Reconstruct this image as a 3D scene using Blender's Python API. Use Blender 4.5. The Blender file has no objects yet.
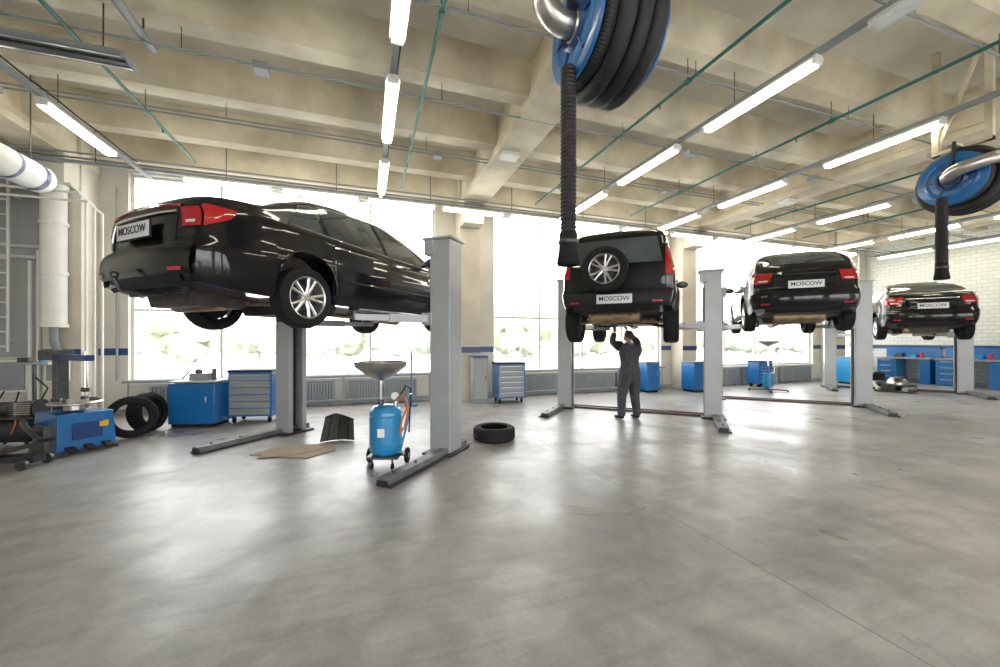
import bpy, bmesh, math, random
from mathutils import Vector, Matrix, Euler
random.seed(7)
sc=bpy.context.scene
try:
    sc.view_settings.view_transform='Standard'
    sc.view_settings.look='None'
    sc.view_settings.exposure=0.68
except Exception: pass
R=math.radians
CY,SY=math.cos(R(19)),math.sin(R(19))
def S(x,d):   # survey coords (right, ahead of tripod) -> building coords (X along window wall, Y towards it)
    return (CY*x+SY*d, -SY*x+CY*d)
def clamp(v,a,b): return max(a,min(b,v))
def lerp(a,b,t): return a+(b-a)*t
def hint(pts,x):
    # smooth hermite interpolation through (x,y) pairs
    n=len(pts)
    if x<=pts[0][0]: return pts[0][1]
    if x>=pts[-1][0]: return pts[-1][1]
    for i in range(n-1):
        if x<=pts[i+1][0]: break
    x0,y0=pts[i]; x1,y1=pts[i+1]; h=x1-x0
    def sl(k):
        if k<=0 or k>=n-1:
            k2=clamp(k,0,n-1); a,b=(0,1) if k2==0 else (n-2,n-1)
            return (pts[b][1]-pts[a][1])/(pts[b][0]-pts[a][0])
        s0=(pts[k][1]-pts[k-1][1])/(pts[k][0]-pts[k-1][0]); s1=(pts[k+1][1]-pts[k][1])/(pts[k+1][0]-pts[k][0])
        if s0*s1<=0: return 0
        return 2*s0*s1/(s0+s1)
    m0,m1=sl(i),sl(i+1); t=(x-x0)/h
    return (2*t**3-3*t*t+1)*y0+(t**3-2*t*t+t)*h*m0+(-2*t**3+3*t*t)*y1+(t**3-t*t)*h*m1

# ---------------------------------------------------------------- materials
def M(name,col,rough=.5,metal=0.,coat=0.,var=.08,scale=6.,bump=0.,emit=0.,spec=.5,bscale=None,col2=None):
    m=bpy.data.materials.new(name); m.use_nodes=True
    nt=m.node_tree; b=nt.nodes['Principled BSDF']
    b.inputs['Roughness'].default_value=rough; b.inputs['Metallic'].default_value=metal
    b.inputs['Coat Weight'].default_value=coat; b.inputs['Coat Roughness'].default_value=.04
    b.inputs['Specular IOR Level'].default_value=spec
    tc=nt.nodes.new('ShaderNodeTexCoord')
    n=nt.nodes.new('ShaderNodeTexNoise'); n.inputs['Scale'].default_value=scale; n.inputs['Detail'].default_value=5
    nt.links.new(tc.outputs['Object'],n.inputs['Vector'])
    r=nt.nodes.new('ShaderNodeValToRGB'); r.color_ramp.elements[0].position=.3; r.color_ramp.elements[1].position=.7
    r.color_ramp.elements[0].color=tuple(c*(1-var) for c in col)+(1,)
    r.color_ramp.elements[1].color=tuple(min(1,c*(1+var)) for c in (col2 or col))+(1,)
    nt.links.new(n.outputs['Fac'],r.inputs['Fac']); nt.links.new(r.outputs['Color'],b.inputs['Base Color'])
    if bump:
        n2=nt.nodes.new('ShaderNodeTexNoise'); n2.inputs['Scale'].default_value=bscale or scale*4; n2.inputs['Detail'].default_value=6
        nt.links.new(tc.outputs['Object'],n2.inputs['Vector'])
        bp=nt.nodes.new('ShaderNodeBump'); bp.inputs['Strength'].default_value=bump; bp.inputs['Distance'].default_value=.02
        nt.links.new(n2.outputs['Fac'],bp.inputs['Height']); nt.links.new(bp.outputs['Normal'],b.inputs['Normal'])
    if emit:
        b.inputs['Emission Color'].default_value=tuple(col)+(1,); b.inputs['Emission Strength'].default_value=emit
    return m
paint=M('car_paint_black',(.003,.003,.004),.3,0,.85,.2,spec=.12)
paint2=M('car_paint_graphite',(.005,.005,.006),.3,0,.85,.2,spec=.12)
glassc=M('car_glass',(.05,.062,.07),.05,0,.9,.4,1.2)
blackpl=M('black_plastic',(.012,.012,.013),.6,0,0,.2,20,spec=.3)
rubber=M('tyre_rubber',(.010,.010,.010),.85,0,0,.2,30,.15,spec=.3)
alloy=M('alloy_silver',(.60,.60,.60),.28,.9,0,.05)
chrome=M('chrome',(.8,.8,.82),.12,1.,0,.03)
redl=M('tail_light_red',(.36,.006,.010),.15,0,1.,.1,3,0,.03)
whitel=M('lens_clear',(.6,.6,.6),.15,0,1.,.1)
lipm=M('lips',(.42,.17,.14),.5)
platem=M('plate_white',(.66,.66,.68),.4)
inkm=M('plate_ink',(.015,.015,.02),.5)
under=M('underbody_grime',(.05,.04,.033),.6,.3,0,.4,12,.3)
underb=M('underbody_brown',(.28,.19,.11),.45,.6,0,.4,10,.3)
liftg=M('lift_grey_paint',(.36,.37,.38),.4,.1,.2,.06,3)
liftf=M('lift_base_grey',(.14,.145,.15),.5,.1,.0,.25,6)
liftd=M('lift_dark',(.035,.035,.04),.5,.4,0,.3,8)
liftb=M('lift_rust_dark',(.09,.05,.04),.6,.3,0,.4,8)
blue=M('blue_paint',(.008,.125,.36),.35,0,.4,.08,4)
blue2=M('blue_tank_paint',(.012,.22,.46),.3,0,.5,.08,4)
dblue=M('dark_blue_paint',(.012,.045,.17),.4,0,.2,.15,4)
greyp=M('grey_panel',(.26,.285,.30),.45,.1,0,.06,5)
white=M('white_paint',(.74,.74,.71),.5,0,0,.04,4)
steel=M('brushed_steel',(.5,.48,.45),.3,.95,0,.1,12)
darkst=M('dark_steel',(.09,.09,.09),.4,.8,0,.2,12)
teal=M('teal_pipe_paint',(.02,.14,.12),.45,0,0,.15,4)
cream=M('concrete_cream',(.52,.45,.32),.8,0,0,.16,1.1,.3,bscale=14,col2=(.72,.66,.52))
creamb=M('concrete_ceiling',(.66,.62,.53),.85,0,0,.12,.8,.25,bscale=10,col2=(.81,.785,.70))
colm=M('concrete_column_paint',(.56,.51,.42),.8,0,0,.08,.9,.2,bscale=14,col2=(.68,.64,.55))
wallm=M('plaster_wall',(.60,.58,.52),.8,0,0,.08,1.5,.1)
greywall=M('grey_wall',(.38,.39,.39),.75,0,0,.08,1.5,.1)
card=M('cardboard',(.30,.235,.17),.85,0,0,.15,5,.1)
yellow=M('yellow_paint',(.70,.40,.02),.45)
orange=M('orange_rubber',(.5,.13,.03),.5)
redp=M('red_paint',(.5,.02,.02),.4)
skin=M('skin',(.50,.29,.21),.5,0,0,.08,20)
cloth=M('overall_cloth',(.045,.046,.055),.85,0,0,.25,14,.3)
cloth2=M('overall_light_trim',(.2,.2,.22),.85,0,0,.2,14)
hairm=M('hair_brown',(.05,.03,.02),.7,0,0,.3,40,.3)
hosem=M('hose_rubber',(.014,.014,.016),.6,0,0,.3,10,.1)
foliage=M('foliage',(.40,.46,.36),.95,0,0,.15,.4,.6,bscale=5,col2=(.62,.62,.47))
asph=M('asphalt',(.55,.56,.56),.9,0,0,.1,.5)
tubeE=M('fluorescent_tube',(1.,.91,.72),.5,0,0,0,1,0,12.)
tubeOff=M('tube_unlit',(.75,.77,.78),.3)

def floor_mat():
    m=bpy.data.materials.new('polished_concrete'); m.use_nodes=True; nt=m.node_tree; L=nt.links
    b=nt.nodes['Principled BSDF']; g=nt.nodes.new('ShaderNodeNewGeometry')
    def noise(s,d=6,dist=0.,vec=None):
        n=nt.nodes.new('ShaderNodeTexNoise'); n.inputs['Scale'].default_value=s; n.inputs['Detail'].default_value=d
        n.inputs['Distortion'].default_value=dist; L.new(vec or g.outputs['Position'],n.inputs['Vector']); return n
    def math_(op,a,b_=None,c_=None):
        n=nt.nodes.new('ShaderNodeMath'); n.operation=op
        for i,v in enumerate((a,b_,c_)):
            if v is None: continue
            if isinstance(v,(int,float)): n.inputs[i].default_value=v
            else: L.new(v,n.inputs[i])
        return n.outputs[0]
    def ramp(v,p0,p1,c0,c1):
        r=nt.nodes.new('ShaderNodeValToRGB'); e=r.color_ramp.elements
        e[0].position=p0; e[0].color=c0; e[1].position=p1; e[1].color=c1; L.new(v,r.inputs['Fac']); return r.outputs['Color']
    def mixc(f,a,b_,mode='MIX'):
        mx=nt.nodes.new('ShaderNodeMixRGB'); mx.blend_type=mode
        if isinstance(f,float): mx.inputs[0].default_value=f
        else: L.new(f,mx.inputs[0])
        for i,v in ((1,a),(2,b_)):
            if isinstance(v,tuple): mx.inputs[i].default_value=v
            else: L.new(v,mx.inputs[i])
        return mx.outputs[0]
    n1=noise(.5,8,.6); n2=noise(4,9,.6); n3=noise(45,4); n4=noise(1.2,9,.8)
    mix=math_('ADD',math_('MULTIPLY',n1.outputs['Fac'],.5),math_('ADD',math_('MULTIPLY',n2.outputs['Fac'],.35),math_('MULTIPLY',n3.outputs['Fac'],.15)))
    base=ramp(mix,.40,.60,(.215,.212,.205,1),(.36,.355,.345,1))
    st=ramp(n4.outputs['Fac'],.48,.72,(1,1,1,1),(.74,.73,.71,1))
    col=mixc(1.0,base,st,'MULTIPLY')
    for ang,sc_ in ((.5,(.7,9,1)),(-.7,(.8,12,1))):
        mp=nt.nodes.new('ShaderNodeMapping'); mp.inputs['Rotation'].default_value=(0,0,ang); mp.inputs['Scale'].default_value=sc_
        L.new(g.outputs['Position'],mp.inputs['Vector']); ns=noise(1.,6,.6,mp.outputs[0])
        col=mixc(1.0,col,ramp(ns.outputs['Fac'],.52,.80,(1,1,1,1),(.84,.83,.82,1)),'MULTIPLY')
    sep=nt.nodes.new('ShaderNodeSeparateXYZ'); L.new(g.outputs['Position'],sep.inputs[0])
    def joint(out,period,off,hw):
        md=math_('MODULO',math_('ADD',out,-off+period*50+period/2),period)
        return math_('LESS_THAN',math_('ABSOLUTE',math_('SUBTRACT',md,period/2)),hw)
    j=joint(sep.outputs['X'],7.03,2.47,.006)
    j2=math_('MULTIPLY',joint(sep.outputs['Y'],6.0,4.9,.004),.5)
    col=mixc(math_('MULTIPLY',math_('MAXIMUM',j,j2),.6),col,(.07,.065,.06,1))
    L.new(col,b.inputs['Base Color'])
    rr=nt.nodes.new('ShaderNodeMapRange'); L.new(n4.outputs['Fac'],rr.inputs['Value'])
    rr.inputs['From Min'].default_value=.3; rr.inputs['From Max'].default_value=.7; rr.inputs['To Min'].default_value=.27; rr.inputs['To Max'].default_value=.43
    L.new(rr.outputs[0],b.inputs['Roughness'])
    bp=nt.nodes.new('ShaderNodeBump'); bp.inputs['Strength'].default_value=.08; bp.inputs['Distance'].default_value=.01
    L.new(n2.outputs['Fac'],bp.inputs['Height']); L.new(bp.outputs['Normal'],b.inputs['Normal'])
    return m
floorm=floor_mat()
def brick_mat():
    m=bpy.data.materials.new('white_brick'); m.use_nodes=True; nt=m.node_tree; L=nt.links
    b=nt.nodes['Principled BSDF']; g=nt.nodes.new('ShaderNodeNewGeometry'); s=nt.nodes.new('ShaderNodeSeparateXYZ'); c=nt.nodes.new('ShaderNodeCombineXYZ')
    L.new(g.outputs['Position'],s.inputs[0]); L.new(s.outputs['Y'],c.inputs[0]); L.new(s.outputs['Z'],c.inputs[1])
    br=nt.nodes.new('ShaderNodeTexBrick'); br.inputs['Scale'].default_value=2.; br.inputs['Color1'].default_value=(.70,.72,.67,1); br.inputs['Color2'].default_value=(.63,.65,.61,1)
    br.inputs['Mortar'].default_value=(.45,.46,.43,1); br.inputs['Mortar Size'].default_value=.014; L.new(c.outputs[0],br.inputs['Vector'])
    L.new(br.outputs['Color'],b.inputs['Base Color']); b.inputs['Roughness'].default_value=.6; return m
brickm=brick_mat()
def pane_mat():
    m=bpy.data.materials.new('window_glass'); m.use_nodes=True; nt=m.node_tree; nt.nodes.clear()
    o=nt.nodes.new('ShaderNodeOutputMaterial'); t=nt.nodes.new('ShaderNodeBsdfTransparent'); gl=nt.nodes.new('ShaderNodeBsdfGlossy'); gl.inputs['Roughness'].default_value=.02
    mx=nt.nodes.new('ShaderNodeMixShader'); mx.inputs[0].default_value=.06
    nt.links.new(t.outputs[0],mx.inputs[1]); nt.links.new(gl.outputs[0],mx.inputs[2]); nt.links.new(mx.outputs[0],o.inputs[0]); return m
panem=pane_mat()

# ---------------------------------------------------------------- mesh builder
class B:
    def __init__(s): s.bm=bmesh.new(); s.mats=[]
    def mi(s,m):
        if m not in s.mats: s.mats.append(m)
        return s.mats.index(m)
    def face(s,vs,m):
        try:
            f=s.bm.faces.new(vs); f.material_index=s.mi(m); return f
        except ValueError: return None
    def box(s,c,d,m,rot=None,top=(1,1)):
        c=Vector(c); Rm=(rot if isinstance(rot,Matrix) else Euler([R(a) for a in rot]).to_matrix()) if rot is not None else Matrix.Identity(3)
        vs=[]
        for z in (-1,1):
            for x,y in ((-1,-1),(1,-1),(1,1),(-1,1)):
                k=top if z>0 else (1,1)
                vs.append(s.bm.verts.new(c+Rm@Vector((x*d[0]/2*k[0],y*d[1]/2*k[1],z*d[2]/2))))
        for q in ((3,2,1,0),(4,5,6,7),(0,1,5,4),(1,2,6,5),(2,3,7,6),(3,0,4,7)): s.face([vs[i] for i in q],m)
        return vs
    def beam(s,p0,p1,w,h,m):
        p0=Vector(p0);p1=Vector(p1); z=(p1-p0); L=z.length; z.normalize()
        up=Vector((0,0,1)) if abs(z.z)<.95 else Vector((0,1,0))
        x=z.cross(up).normalized(); y=x.cross(z).normalized()
        Rm=Matrix((x,z,y)).transposed()
        return s.box((p0+p1)/2,(w,L,h),m,Rm)
    def ring(s,c,x,y,r,seg): return [s.bm.verts.new(c+x*(r*math.cos(2*math.pi*i/seg))+y*(r*math.sin(2*math.pi*i/seg))) for i in range(seg)]
    def cyl(s,p0,p1,r0,m,r1=None,seg=16,cap=True):
        p0=Vector(p0);p1=Vector(p1); r1=r0 if r1 is None else r1
        z=(p1-p0).normalized(); x=z.orthogonal().normalized(); y=z.cross(x)
        a=s.ring(p0,x,y,r0,seg); b=s.ring(p1,x,y,r1,seg)
        for i in range(seg): s.face([a[i],a[(i+1)%seg],b[(i+1)%seg],b[i]],m)
        if cap: s.face(a[::-1],m); s.face(b,m)
    def lathe(s,prof,m,o=(0,0,0),ax=(0,0,1),seg=32,close=False,capends=False):
        o=Vector(o); z=Vector(ax).normalized(); x=z.orthogonal().normalized(); y=z.cross(x)
        rs=[s.ring(o+z*h,x,y,max(r,1e-4),seg) for r,h in prof]
        n=len(rs)
        for k in range(n if close else n-1):
            a=rs[k]; b=rs[(k+1)%n]
            for i in range(seg): s.face([a[i],a[(i+1)%seg],b[(i+1)%seg],b[i]],m)
        if capends: s.face(rs[0][::-1],m); s.face(rs[-1],m)
    def tube(s,pts,r,m,seg=8,closed=False):
        pts=[Vector(p) for p in pts]; n=len(pts); rs=r if isinstance(r,(list,tuple)) else [r]*n
        rings=[]; px=None
        for i,p in enumerate(pts):
            if closed: t=(pts[(i+1)%n]-pts[i-1])
            else: t=pts[min(i+1,n-1)]-pts[max(i-1,0)]
            t.normalize()
            if px is None: px=t.orthogonal().normalized()
            else:
                px=(px-t*px.dot(t)); px=px.normalized() if px.length>1e-6 else t.orthogonal().normalized()
            rings.append(s.ring(p,px,t.cross(px),rs[i],seg))
        for k in range(n if closed else n-1):
            a=rings[k]; b=rings[(k+1)%n]
            off=0
            if closed and k==n-1:
                off=min(range(seg),key=lambda q:(a[0].co-b[q].co).length)
            for i in range(seg): s.face([a[i],a[(i+1)%seg],b[(i+1+off)%seg],b[(i+off)%seg]],m)
        if not closed: s.face(rings[0][::-1],m); s.face(rings[-1],m)
    def sph(s,c,r,m,seg=16,rg=10,rot=None,jit=0):
        c=Vector(c); r=(r,r,r) if not isinstance(r,(tuple,list)) else r
        Rm=Euler([R(a) for a in rot]).to_matrix() if rot else Matrix.Identity(3)
        rows=[]
        J=lambda:1+random.uniform(-jit,jit)
        for j in range(1,rg):
            th=math.pi*j/rg
            row=[]
            for i in range(seg):
                k=J() if jit else 1
                row.append(s.bm.verts.new(c+Rm@Vector((k*r[0]*math.sin(th)*math.cos(2*math.pi*i/seg),k*r[1]*math.sin(th)*math.sin(2*math.pi*i/seg),k*r[2]*math.cos(th)))))
            rows.append(row)
        t=s.bm.verts.new(c+Rm@Vector((0,0,r[2]))); b=s.bm.verts.new(c-Rm@Vector((0,0,r[2])))
        for i in range(seg):
            s.face([t,rows[0][i],rows[0][(i+1)%seg]],m); s.face([b,rows[-1][(i+1)%seg],rows[-1][i]],m)
            for j in range(len(rows)-1): s.face([rows[j][i],rows[j+1][i],rows[j+1][(i+1)%seg],rows[j][(i+1)%seg]],m)
    def grid(s,f,nu,nv,m):
        v=[[s.bm.verts.new(Vector(f(i/nu,j/nv))) for j in range(nv+1)] for i in range(nu+1)]
        for i in range(nu):
            for j in range(nv): s.face([v[i][j],v[i+1][j],v[i+1][j+1],v[i][j+1]],m)
    def prism(s,poly,p0,ex,ey,ez,m):
        p0=Vector(p0);ex=Vector(ex);ey=Vector(ey);ez=Vector(ez)
        a=[s.bm.verts.new(p0+ex*q[0]+ey*q[1]) for q in poly]; b=[s.bm.verts.new(v.co+ez) for v in a]
        s.face(a[::-1],m); s.face(b,m); n=len(a)
        for i in range(n): s.face([a[i],a[(i+1)%n],b[(i+1)%n],b[i]],m)
    def mesh(s,name,ang=40,recalc=True):
        if recalc: bmesh.ops.recalc_face_normals(s.bm,faces=s.bm.faces)
        me=bpy.data.meshes.new(name); s.bm.to_mesh(me); s.bm.free()
        for m in s.mats: me.materials.append(m)
        for p in me.polygons: p.use_smooth=True
        me.set_sharp_from_angle(angle=R(ang)); return me
    def obj(s,name,loc=(0,0,0),rot=0,parent=None,ang=40,bevel=0,recalc=True):
        me=s.mesh(name,ang,recalc); return link(name,me,loc,rot,parent,bevel)
def link(name,data,loc=(0,0,0),rot=0,parent=None,bevel=0):
    o=bpy.data.objects.new(name,data); sc.collection.objects.link(o)
    o.location=loc; o.rotation_euler=(0,0,rot) if isinstance(rot,(int,float)) else rot
    if parent: o.parent=parent
    if bevel:
        b=o.modifiers.new('bevel','BEVEL'); b.width=bevel; b.segments=2; b.limit_method='ANGLE'; b.angle_limit=R(50)
    return o
def empty(name,loc,rot=0):
    e=bpy.data.objects.new(name,None); e.empty_display_size=.3; sc.collection.objects.link(e); e.location=loc; e.rotation_euler=(0,0,rot); return e

# ---------------------------------------------------------------- ROOM
U0,U1,V0,V1,H=-7.2,19.0,-4.0,10.0,5.6
b=B(); b.box(((U0+U1)/2,(V0+V1)/2,-.1),(U1-U0+.6,V1-V0+.6,.2),floorm); b.obj('floor')
b=B(); b.box(((U0+U1)/2,(V0+V1)/2,H+.1),(U1-U0+.6,V1-V0+.6,.2),creamb); b.obj('ceiling')
cols=[-5.35,2.47,9.5,16.6]
wins=[(-4.6,1.68),(3.26,8.85),(10.2,15.9),(17.2,18.6)]
SILL,HEAD=.65,4.95
def wall_open(name,v,th,openings,sill,head,matw):
    b=B(); u=U0-.3; T=(U1+.3)
    vs=v+th/2
    for (a,c) in openings:
        b.box(((u+a)/2,vs,H/2),(a-u,th,H),matw)
        if sill>0: b.box(((a+c)/2,vs,sill/2),(c-a,th,sill),matw)
        b.box(((a+c)/2,vs,(H+head)/2),(c-a,th,H-head),matw)
        u=c
    b.box(((u+T)/2,vs,H/2),(T-u,th,H),matw)
    return b.obj(name)
wall_open('wall_front',V1,.3,wins,SILL,HEAD,wallm)
back=[(-5.2,-1.2),(0,4),(5.2,9.2),(10.4,14.4)]
wall_open('wall_back',V0-.3,.3,back,.02,4.4,wallm)
b=B(); b.box((U0-.15,(V0+V1)/2,H/2),(.3,V1-V0,H),wallm); b.obj('wall_left')
b=B(); b.box((U1+.15,(V0+V1)/2,H/2),(.3,V1-V0,H),brickm); b.obj('wall_right')
# windows
def window(name,a,c,v,z0,z1,panes,transoms,glass=True):
    b=B(); f=.05
    for z in (z0+f/2,z1-f/2): b.box(((a+c)/2,v,z),(c-a,.08,f),white)
    for k in range(panes+1):
        x=lerp(a+f/2,c-f/2,k/panes); b.box((x,v,(z0+z1)/2),(f,.07,z1-z0-2*f),white)
    for t in transoms: b.box(((a+c)/2,v,t),(c-a-2*f,.06,f),white)
    if glass: b.box(((a+c)/2,v+.0,(z0+z1)/2),(c-a-.02,.008,z1-z0-.02),panem)
    b.box(((a+c)/2,v-.12,z0-.02),(c-a,.26,.04),white)
    b.obj(name)
for i,(a,c) in enumerate(wins): window('window_%d'%(i+1),a,c,V1+.15,SILL,HEAD,4 if c-a>3 else 1,[2.15])
for i,(a,c) in enumerate(back): window('window_%d'%(i+5),a,c,V0-.15,.06,4.4,3,[2.2])
# columns
for u in cols:
    b=B(); b.box((u,V1-.25,(H)/2),(.55,.5,H),colm); b.box((u,V1-.45,4.6),(.5,.9,.5),colm)
    b.box((u,V1-.508,1.28),(.555,.016,.14),dblue)
    b.obj('concrete_column',bevel=.02)
# girders (perpendicular to the window wall) and ribs
for u in cols:
    b=B(); b.box((u,(V0+V1)/2,5.22),(.42,V1-V0,.76),cream); b.box((u,(V0+V1)/2,4.9),(.6,V1-V0,.14),cream)
    b.obj('ceiling_girder',bevel=.02)
edges=[U0]+cols+[U1]
rb=B()
v=V0+.4
while v<V1-.05:
    for i in range(len(edges)-1):
        a=edges[i]+(.21 if i>0 else 0); c=edges[i+1]-(.21 if i<len(edges)-2 else 0)
        w=.26
        poly=[(-w/2,5.10),(w/2,5.10),(w/2+.09,H),(-w/2-.09,H)]
        rb.prism(poly,(a,v,0),(0,1,0),(0,0,1),(c-a,0,0),cream)
    v+=1.5
rb.obj('ceiling_ribs')
# trims: blue band + baseboard on walls
b=B(); 
u=U0
for (a,c) in wins+[(U1,U1)]:
    if a-u>.05: b.box(((a+u)/2,V1-.006,1.28),(a-u,.012,.14),dblue)
    u=c
b.obj('trim_1')
b=B(); b.box((U1-.006,(V0+V1)/2,1.28),(.012,V1-V0,.14),dblue); b.obj('trim_2')
b=B(); b.box((U0+.006,(V0+V1)/2,1.28),(.012,V1-V0,.14),dblue); b.obj('trim_3')
b=B(); b.box(((U0+U1)/2,V1-.012,.06),(U1-U0,.024,.12),greywall); b.obj('baseboard_front')
b=B(); b.box((U1-.012,(V0+V1)/2,.06),(.024,V1-V0-.05,.12),greywall); b.obj('baseboard_right')

# lamps
ZL=4.55
def lamp_mesh(name,L,on=True):
    b=B(); b.box((0,0,.045),(.16,L,.05),white,top=(.6,1)); 
    b.box((0,0,-.005),(.11,L-.08,.06),tubeE if on else tubeOff)
    b.box((0,-L/2+.02,.005),(.12,.04,.06),white); b.box((0,L/2-.02,.005),(.12,.04,.06),white)
    return b.mesh(name)
lm=lamp_mesh('fluorescent_lamp',1.5); lmo=lamp_mesh('fluorescent_lamp_off',1.5,False)
rows={-3.93:[(4.9,0),(7.35,1)],.3:[(1.3,1),(3.35,1),(5.45,1),(7.65,1)],4.66:[(1.65,0),(3.62,1),(5.65,1),(7.6,1)],7.6:[(1.6,1),(3.85,1),(6.0,1),(8.05,1)],
      11.05:[(2.2,1),(4.1,1),(6.1,1),(8.15,1)],14.75:[(2.2,1),(4.4,1),(6.45,1),(8.3,1)],17.9:[(4.5,1),(6.6,1),(8.3,1)]}
for u,ls in rows.items():
    for v,on in ls: link('fluorescent_lamp',lm if on else lmo,(u,v,ZL))
    b=B(); b.box((u,3.2,ZL+.10),(.07,12.2,.055),greyp)
    for v in (-2.1,.9,3.9,6.9): b.tube([(u,v,ZL+.12),(u,v,5.12)],.006,darkst,5)
    b.tube([(u+.05,-2.8+.5*i,ZL+.14+.015*(i%2)) for i in range(24)],.012,blackpl,5)
    b.obj('lamp_trunking_rail')
u=-2.55
while u<16:
    link('fluorescent_lamp',lm,(u,8.98,ZL+.03),R(90))
    u+=1.66
b=B(); b.box(((U0+16)/2,8.98,ZL+.13),(22.5,.07,.05),greyp)
for u in range(-5,16,2): b.cyl((u+.4,8.98,ZL+.12),(u+.4,8.98,H),.008,darkst,seg=6)
b.obj('lamp_trunking_rail')
# teal sprinkler pipes with hangers
for u,z in ((-2.98,4.8),(.72,4.8),(3.87,4.8),(6.6,4.8),(10.3,4.8),(13.2,4.8)):
    b=B(); b.cyl((u,V0+.1,z),(u,8.6,z),.022,teal,seg=10)
    for v in (-2.1,.9,3.9,6.9): b.cyl((u,v,z),(u,v,5.10),.006,darkst,seg=6); b.cyl((u,v-.04,z),(u,v+.04,z),.032,teal,seg=8); b.cyl((u,v+.5,z-.07),(u,v+.5,z),.012,teal,seg=6)
    b.obj('sprinkler_pipe')
# conduits and junction boxes
b=B()
for z,v in ((4.78,9.05),(4.7,9.07),(4.74,8.7)):
    b.cyl((U0+.05,v,z),(U1-.1,v,z),.018,greyp,seg=8)
b.obj('conduit_pipes')
b=B()
for v,z in ((5.4,4.86),(6.9,4.88),(7.02,4.88),(2.4,4.86),(3.9,4.9)):
    b.cyl((U0+.05,v,z-.02),(U1-.1,v,z-.02),.014,greyp,seg=8)
    for u in range(-5,19,3): b.cyl((u,v,z),(u,v,5.1 if v!=7.02 else 4.88),.005,darkst,seg=6)
b.obj('ceiling_conduits')
b=B()
for u,v in ((-1.2,5.4),(1.2,6.9),(5.4,5.4),(8.6,5.4),(6.2,6.9),(12.2,5.4),(-4.6,6.9)):
    b.box((u,v,4.80),(.16,.16,.09),greyp)
for u in cols[1:]:
    for dz,dx in ((0,.22),(.07,.24)): b.tube([(u+dx+.08,V0+.1+1.35*i,4.96+dz-.03*(i%2)) for i in range(10)],.013,darkst,6)
    b.box((u-.05,6.5,4.80),(.30,.25,.08),white); b.box((u+.05,3.9,4.80),(.2,.35,.06),greyp)
b.obj('ceiling_junction_boxes')
# unlit heater panel top-left
b=B(); b.box((0,0,0),(1.7,.32,.06),greyp,top=(.9,.7)); b.box((0,0,-.04),(1.6,.05,.03),darkst); b.box((0,.1,-.035),(1.6,.03,.02),chrome); b.box((0,-.1,-.035),(1.6,.03,.02),chrome)
for x in (-.6,.6): b.cyl((x,0,.03),(x,0,.55),.008,darkst,seg=6)
b.obj('infrared_heater',(-3.25,5.3,4.55),0)
b=B(); b.tube([(-2.35,2.5,4.9),(-2.35,5.0,4.9),(-2.35,5.6,4.9)],.05,greyp,10); b.cyl((-2.35,2.4,4.9),(-2.35,2.4,5.1),.01,darkst,seg=6); b.cyl((-2.35,5.4,4.9),(-2.35,5.4,5.1),.01,darkst,seg=6); b.obj('ventilation_pipe')
# fan heater cylinder at left
b=B(); b.lathe([(.17,-.55),(.195,-.5),(.195,.5),(.17,.55),(.145,.5),(.145,-.5)],white,ax=(0,1,0),seg=28,close=True)
b.lathe([(.199,.32),(.199,.40)],dblue,ax=(0,1,0),seg=28); b.lathe([(.199,-.1),(.199,-.05)],dblue,ax=(0,1,0),seg=28); b.lathe([(.143,-.45),(.02,-.45)],darkst,ax=(0,1,0),seg=20); b.lathe([(.143,.45),(.02,.45)],darkst,ax=(0,1,0),seg=20)
for y in (-.35,.35): b.cyl((0,y,.19),(0,y,H-3.83),.008,darkst,seg=6)
b.obj('fan_heater',(-4.45,6.95,3.83),0)

# left corner: round duct, pipes, ladder
b=B(); b.cyl((-5.36,9.31,1.75),(-5.36,9.31,4.33),.17,white,seg=24)
for z in (1.75,2.7,3.6,4.27): b.lathe([(.17,z),(.19,z),(.19,z+.06),(.17,z+.06)],white,(-5.36,9.31,0),seg=24)
b.tube([(-5.36,9.31,1.78),(-5.36,9.31,1.5),(-5.36,9.42,1.3)],.06,greyp,10)
b.obj('vertical_duct')
b=B()
for dx in (0,.12,.24): b.tube([(-4.98+dx,9.45,.02),(-4.98+dx,9.45,4.2-dx*1.2),(-4.98+dx,9.05,4.3-dx*1.2),(-7.1,9.05,4.3-dx*1.2)],.022,white,8)
b.tube([(-7.1,9.9,3.3),(-5.8,9.9,3.3),(-5.8,9.7,3.2),(-5.8,9.7,.05)],.03,white,8); b.tube([(-7.1,9.9,3.1),(-5.92,9.9,3.1),(-5.92,9.7,3.0),(-5.92,9.7,.05)],.03,white,8)
b.tube([(-4.75,9.93,.7),(-4.75,9.93,4.6)],.02,greyp,6)
b.obj('heating_pipes')
b=B(); lad=white
for dx in (0,.40): b.cyl((-6.62+dx,9.7,1.3),(-6.62+dx,9.7,4.6),.024,lad,seg=8)
for k in range(12): b.cyl((-6.62,9.7,1.4+k*.27),(-6.22,9.7,1.4+k*.27),.016,lad,seg=6)
for z in (1.5,4.2):
    for dx in (0,.4): b.cyl((-6.62+dx,9.7,z),(-6.62+dx,10.0,z),.014,lad,seg=6)
b.obj('wall_ladder')
b=B(); b.box((-6.4,9.985,3.0),(1.0,.03,3.6),greywall); b.obj('wall_panel')
b=B(); b.box((-6.2,9.86,.85),(.45,.24,.6),white); b.box((-6.2,9.73,.85),(.38,.02,.52),greyp); b.tube([(-6.1,9.75,.56),(-6.05,9.6,.4),(-6.2,9.55,.2),(-6.3,9.6,.4),(-6.3,9.75,.58)],.012,blackpl,6); b.obj('electrical_box')
b=B(); b.box((-5.36,9.42,.95),(.3,.14,.4),white); b.box((-5.36,9.345,.95),(.24,.02,.34),greyp); b.cyl((-5.3,9.33,1.0),(-5.3,9.34,1.0),.02,redp,seg=10); b.obj('electrical_box')

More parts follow.
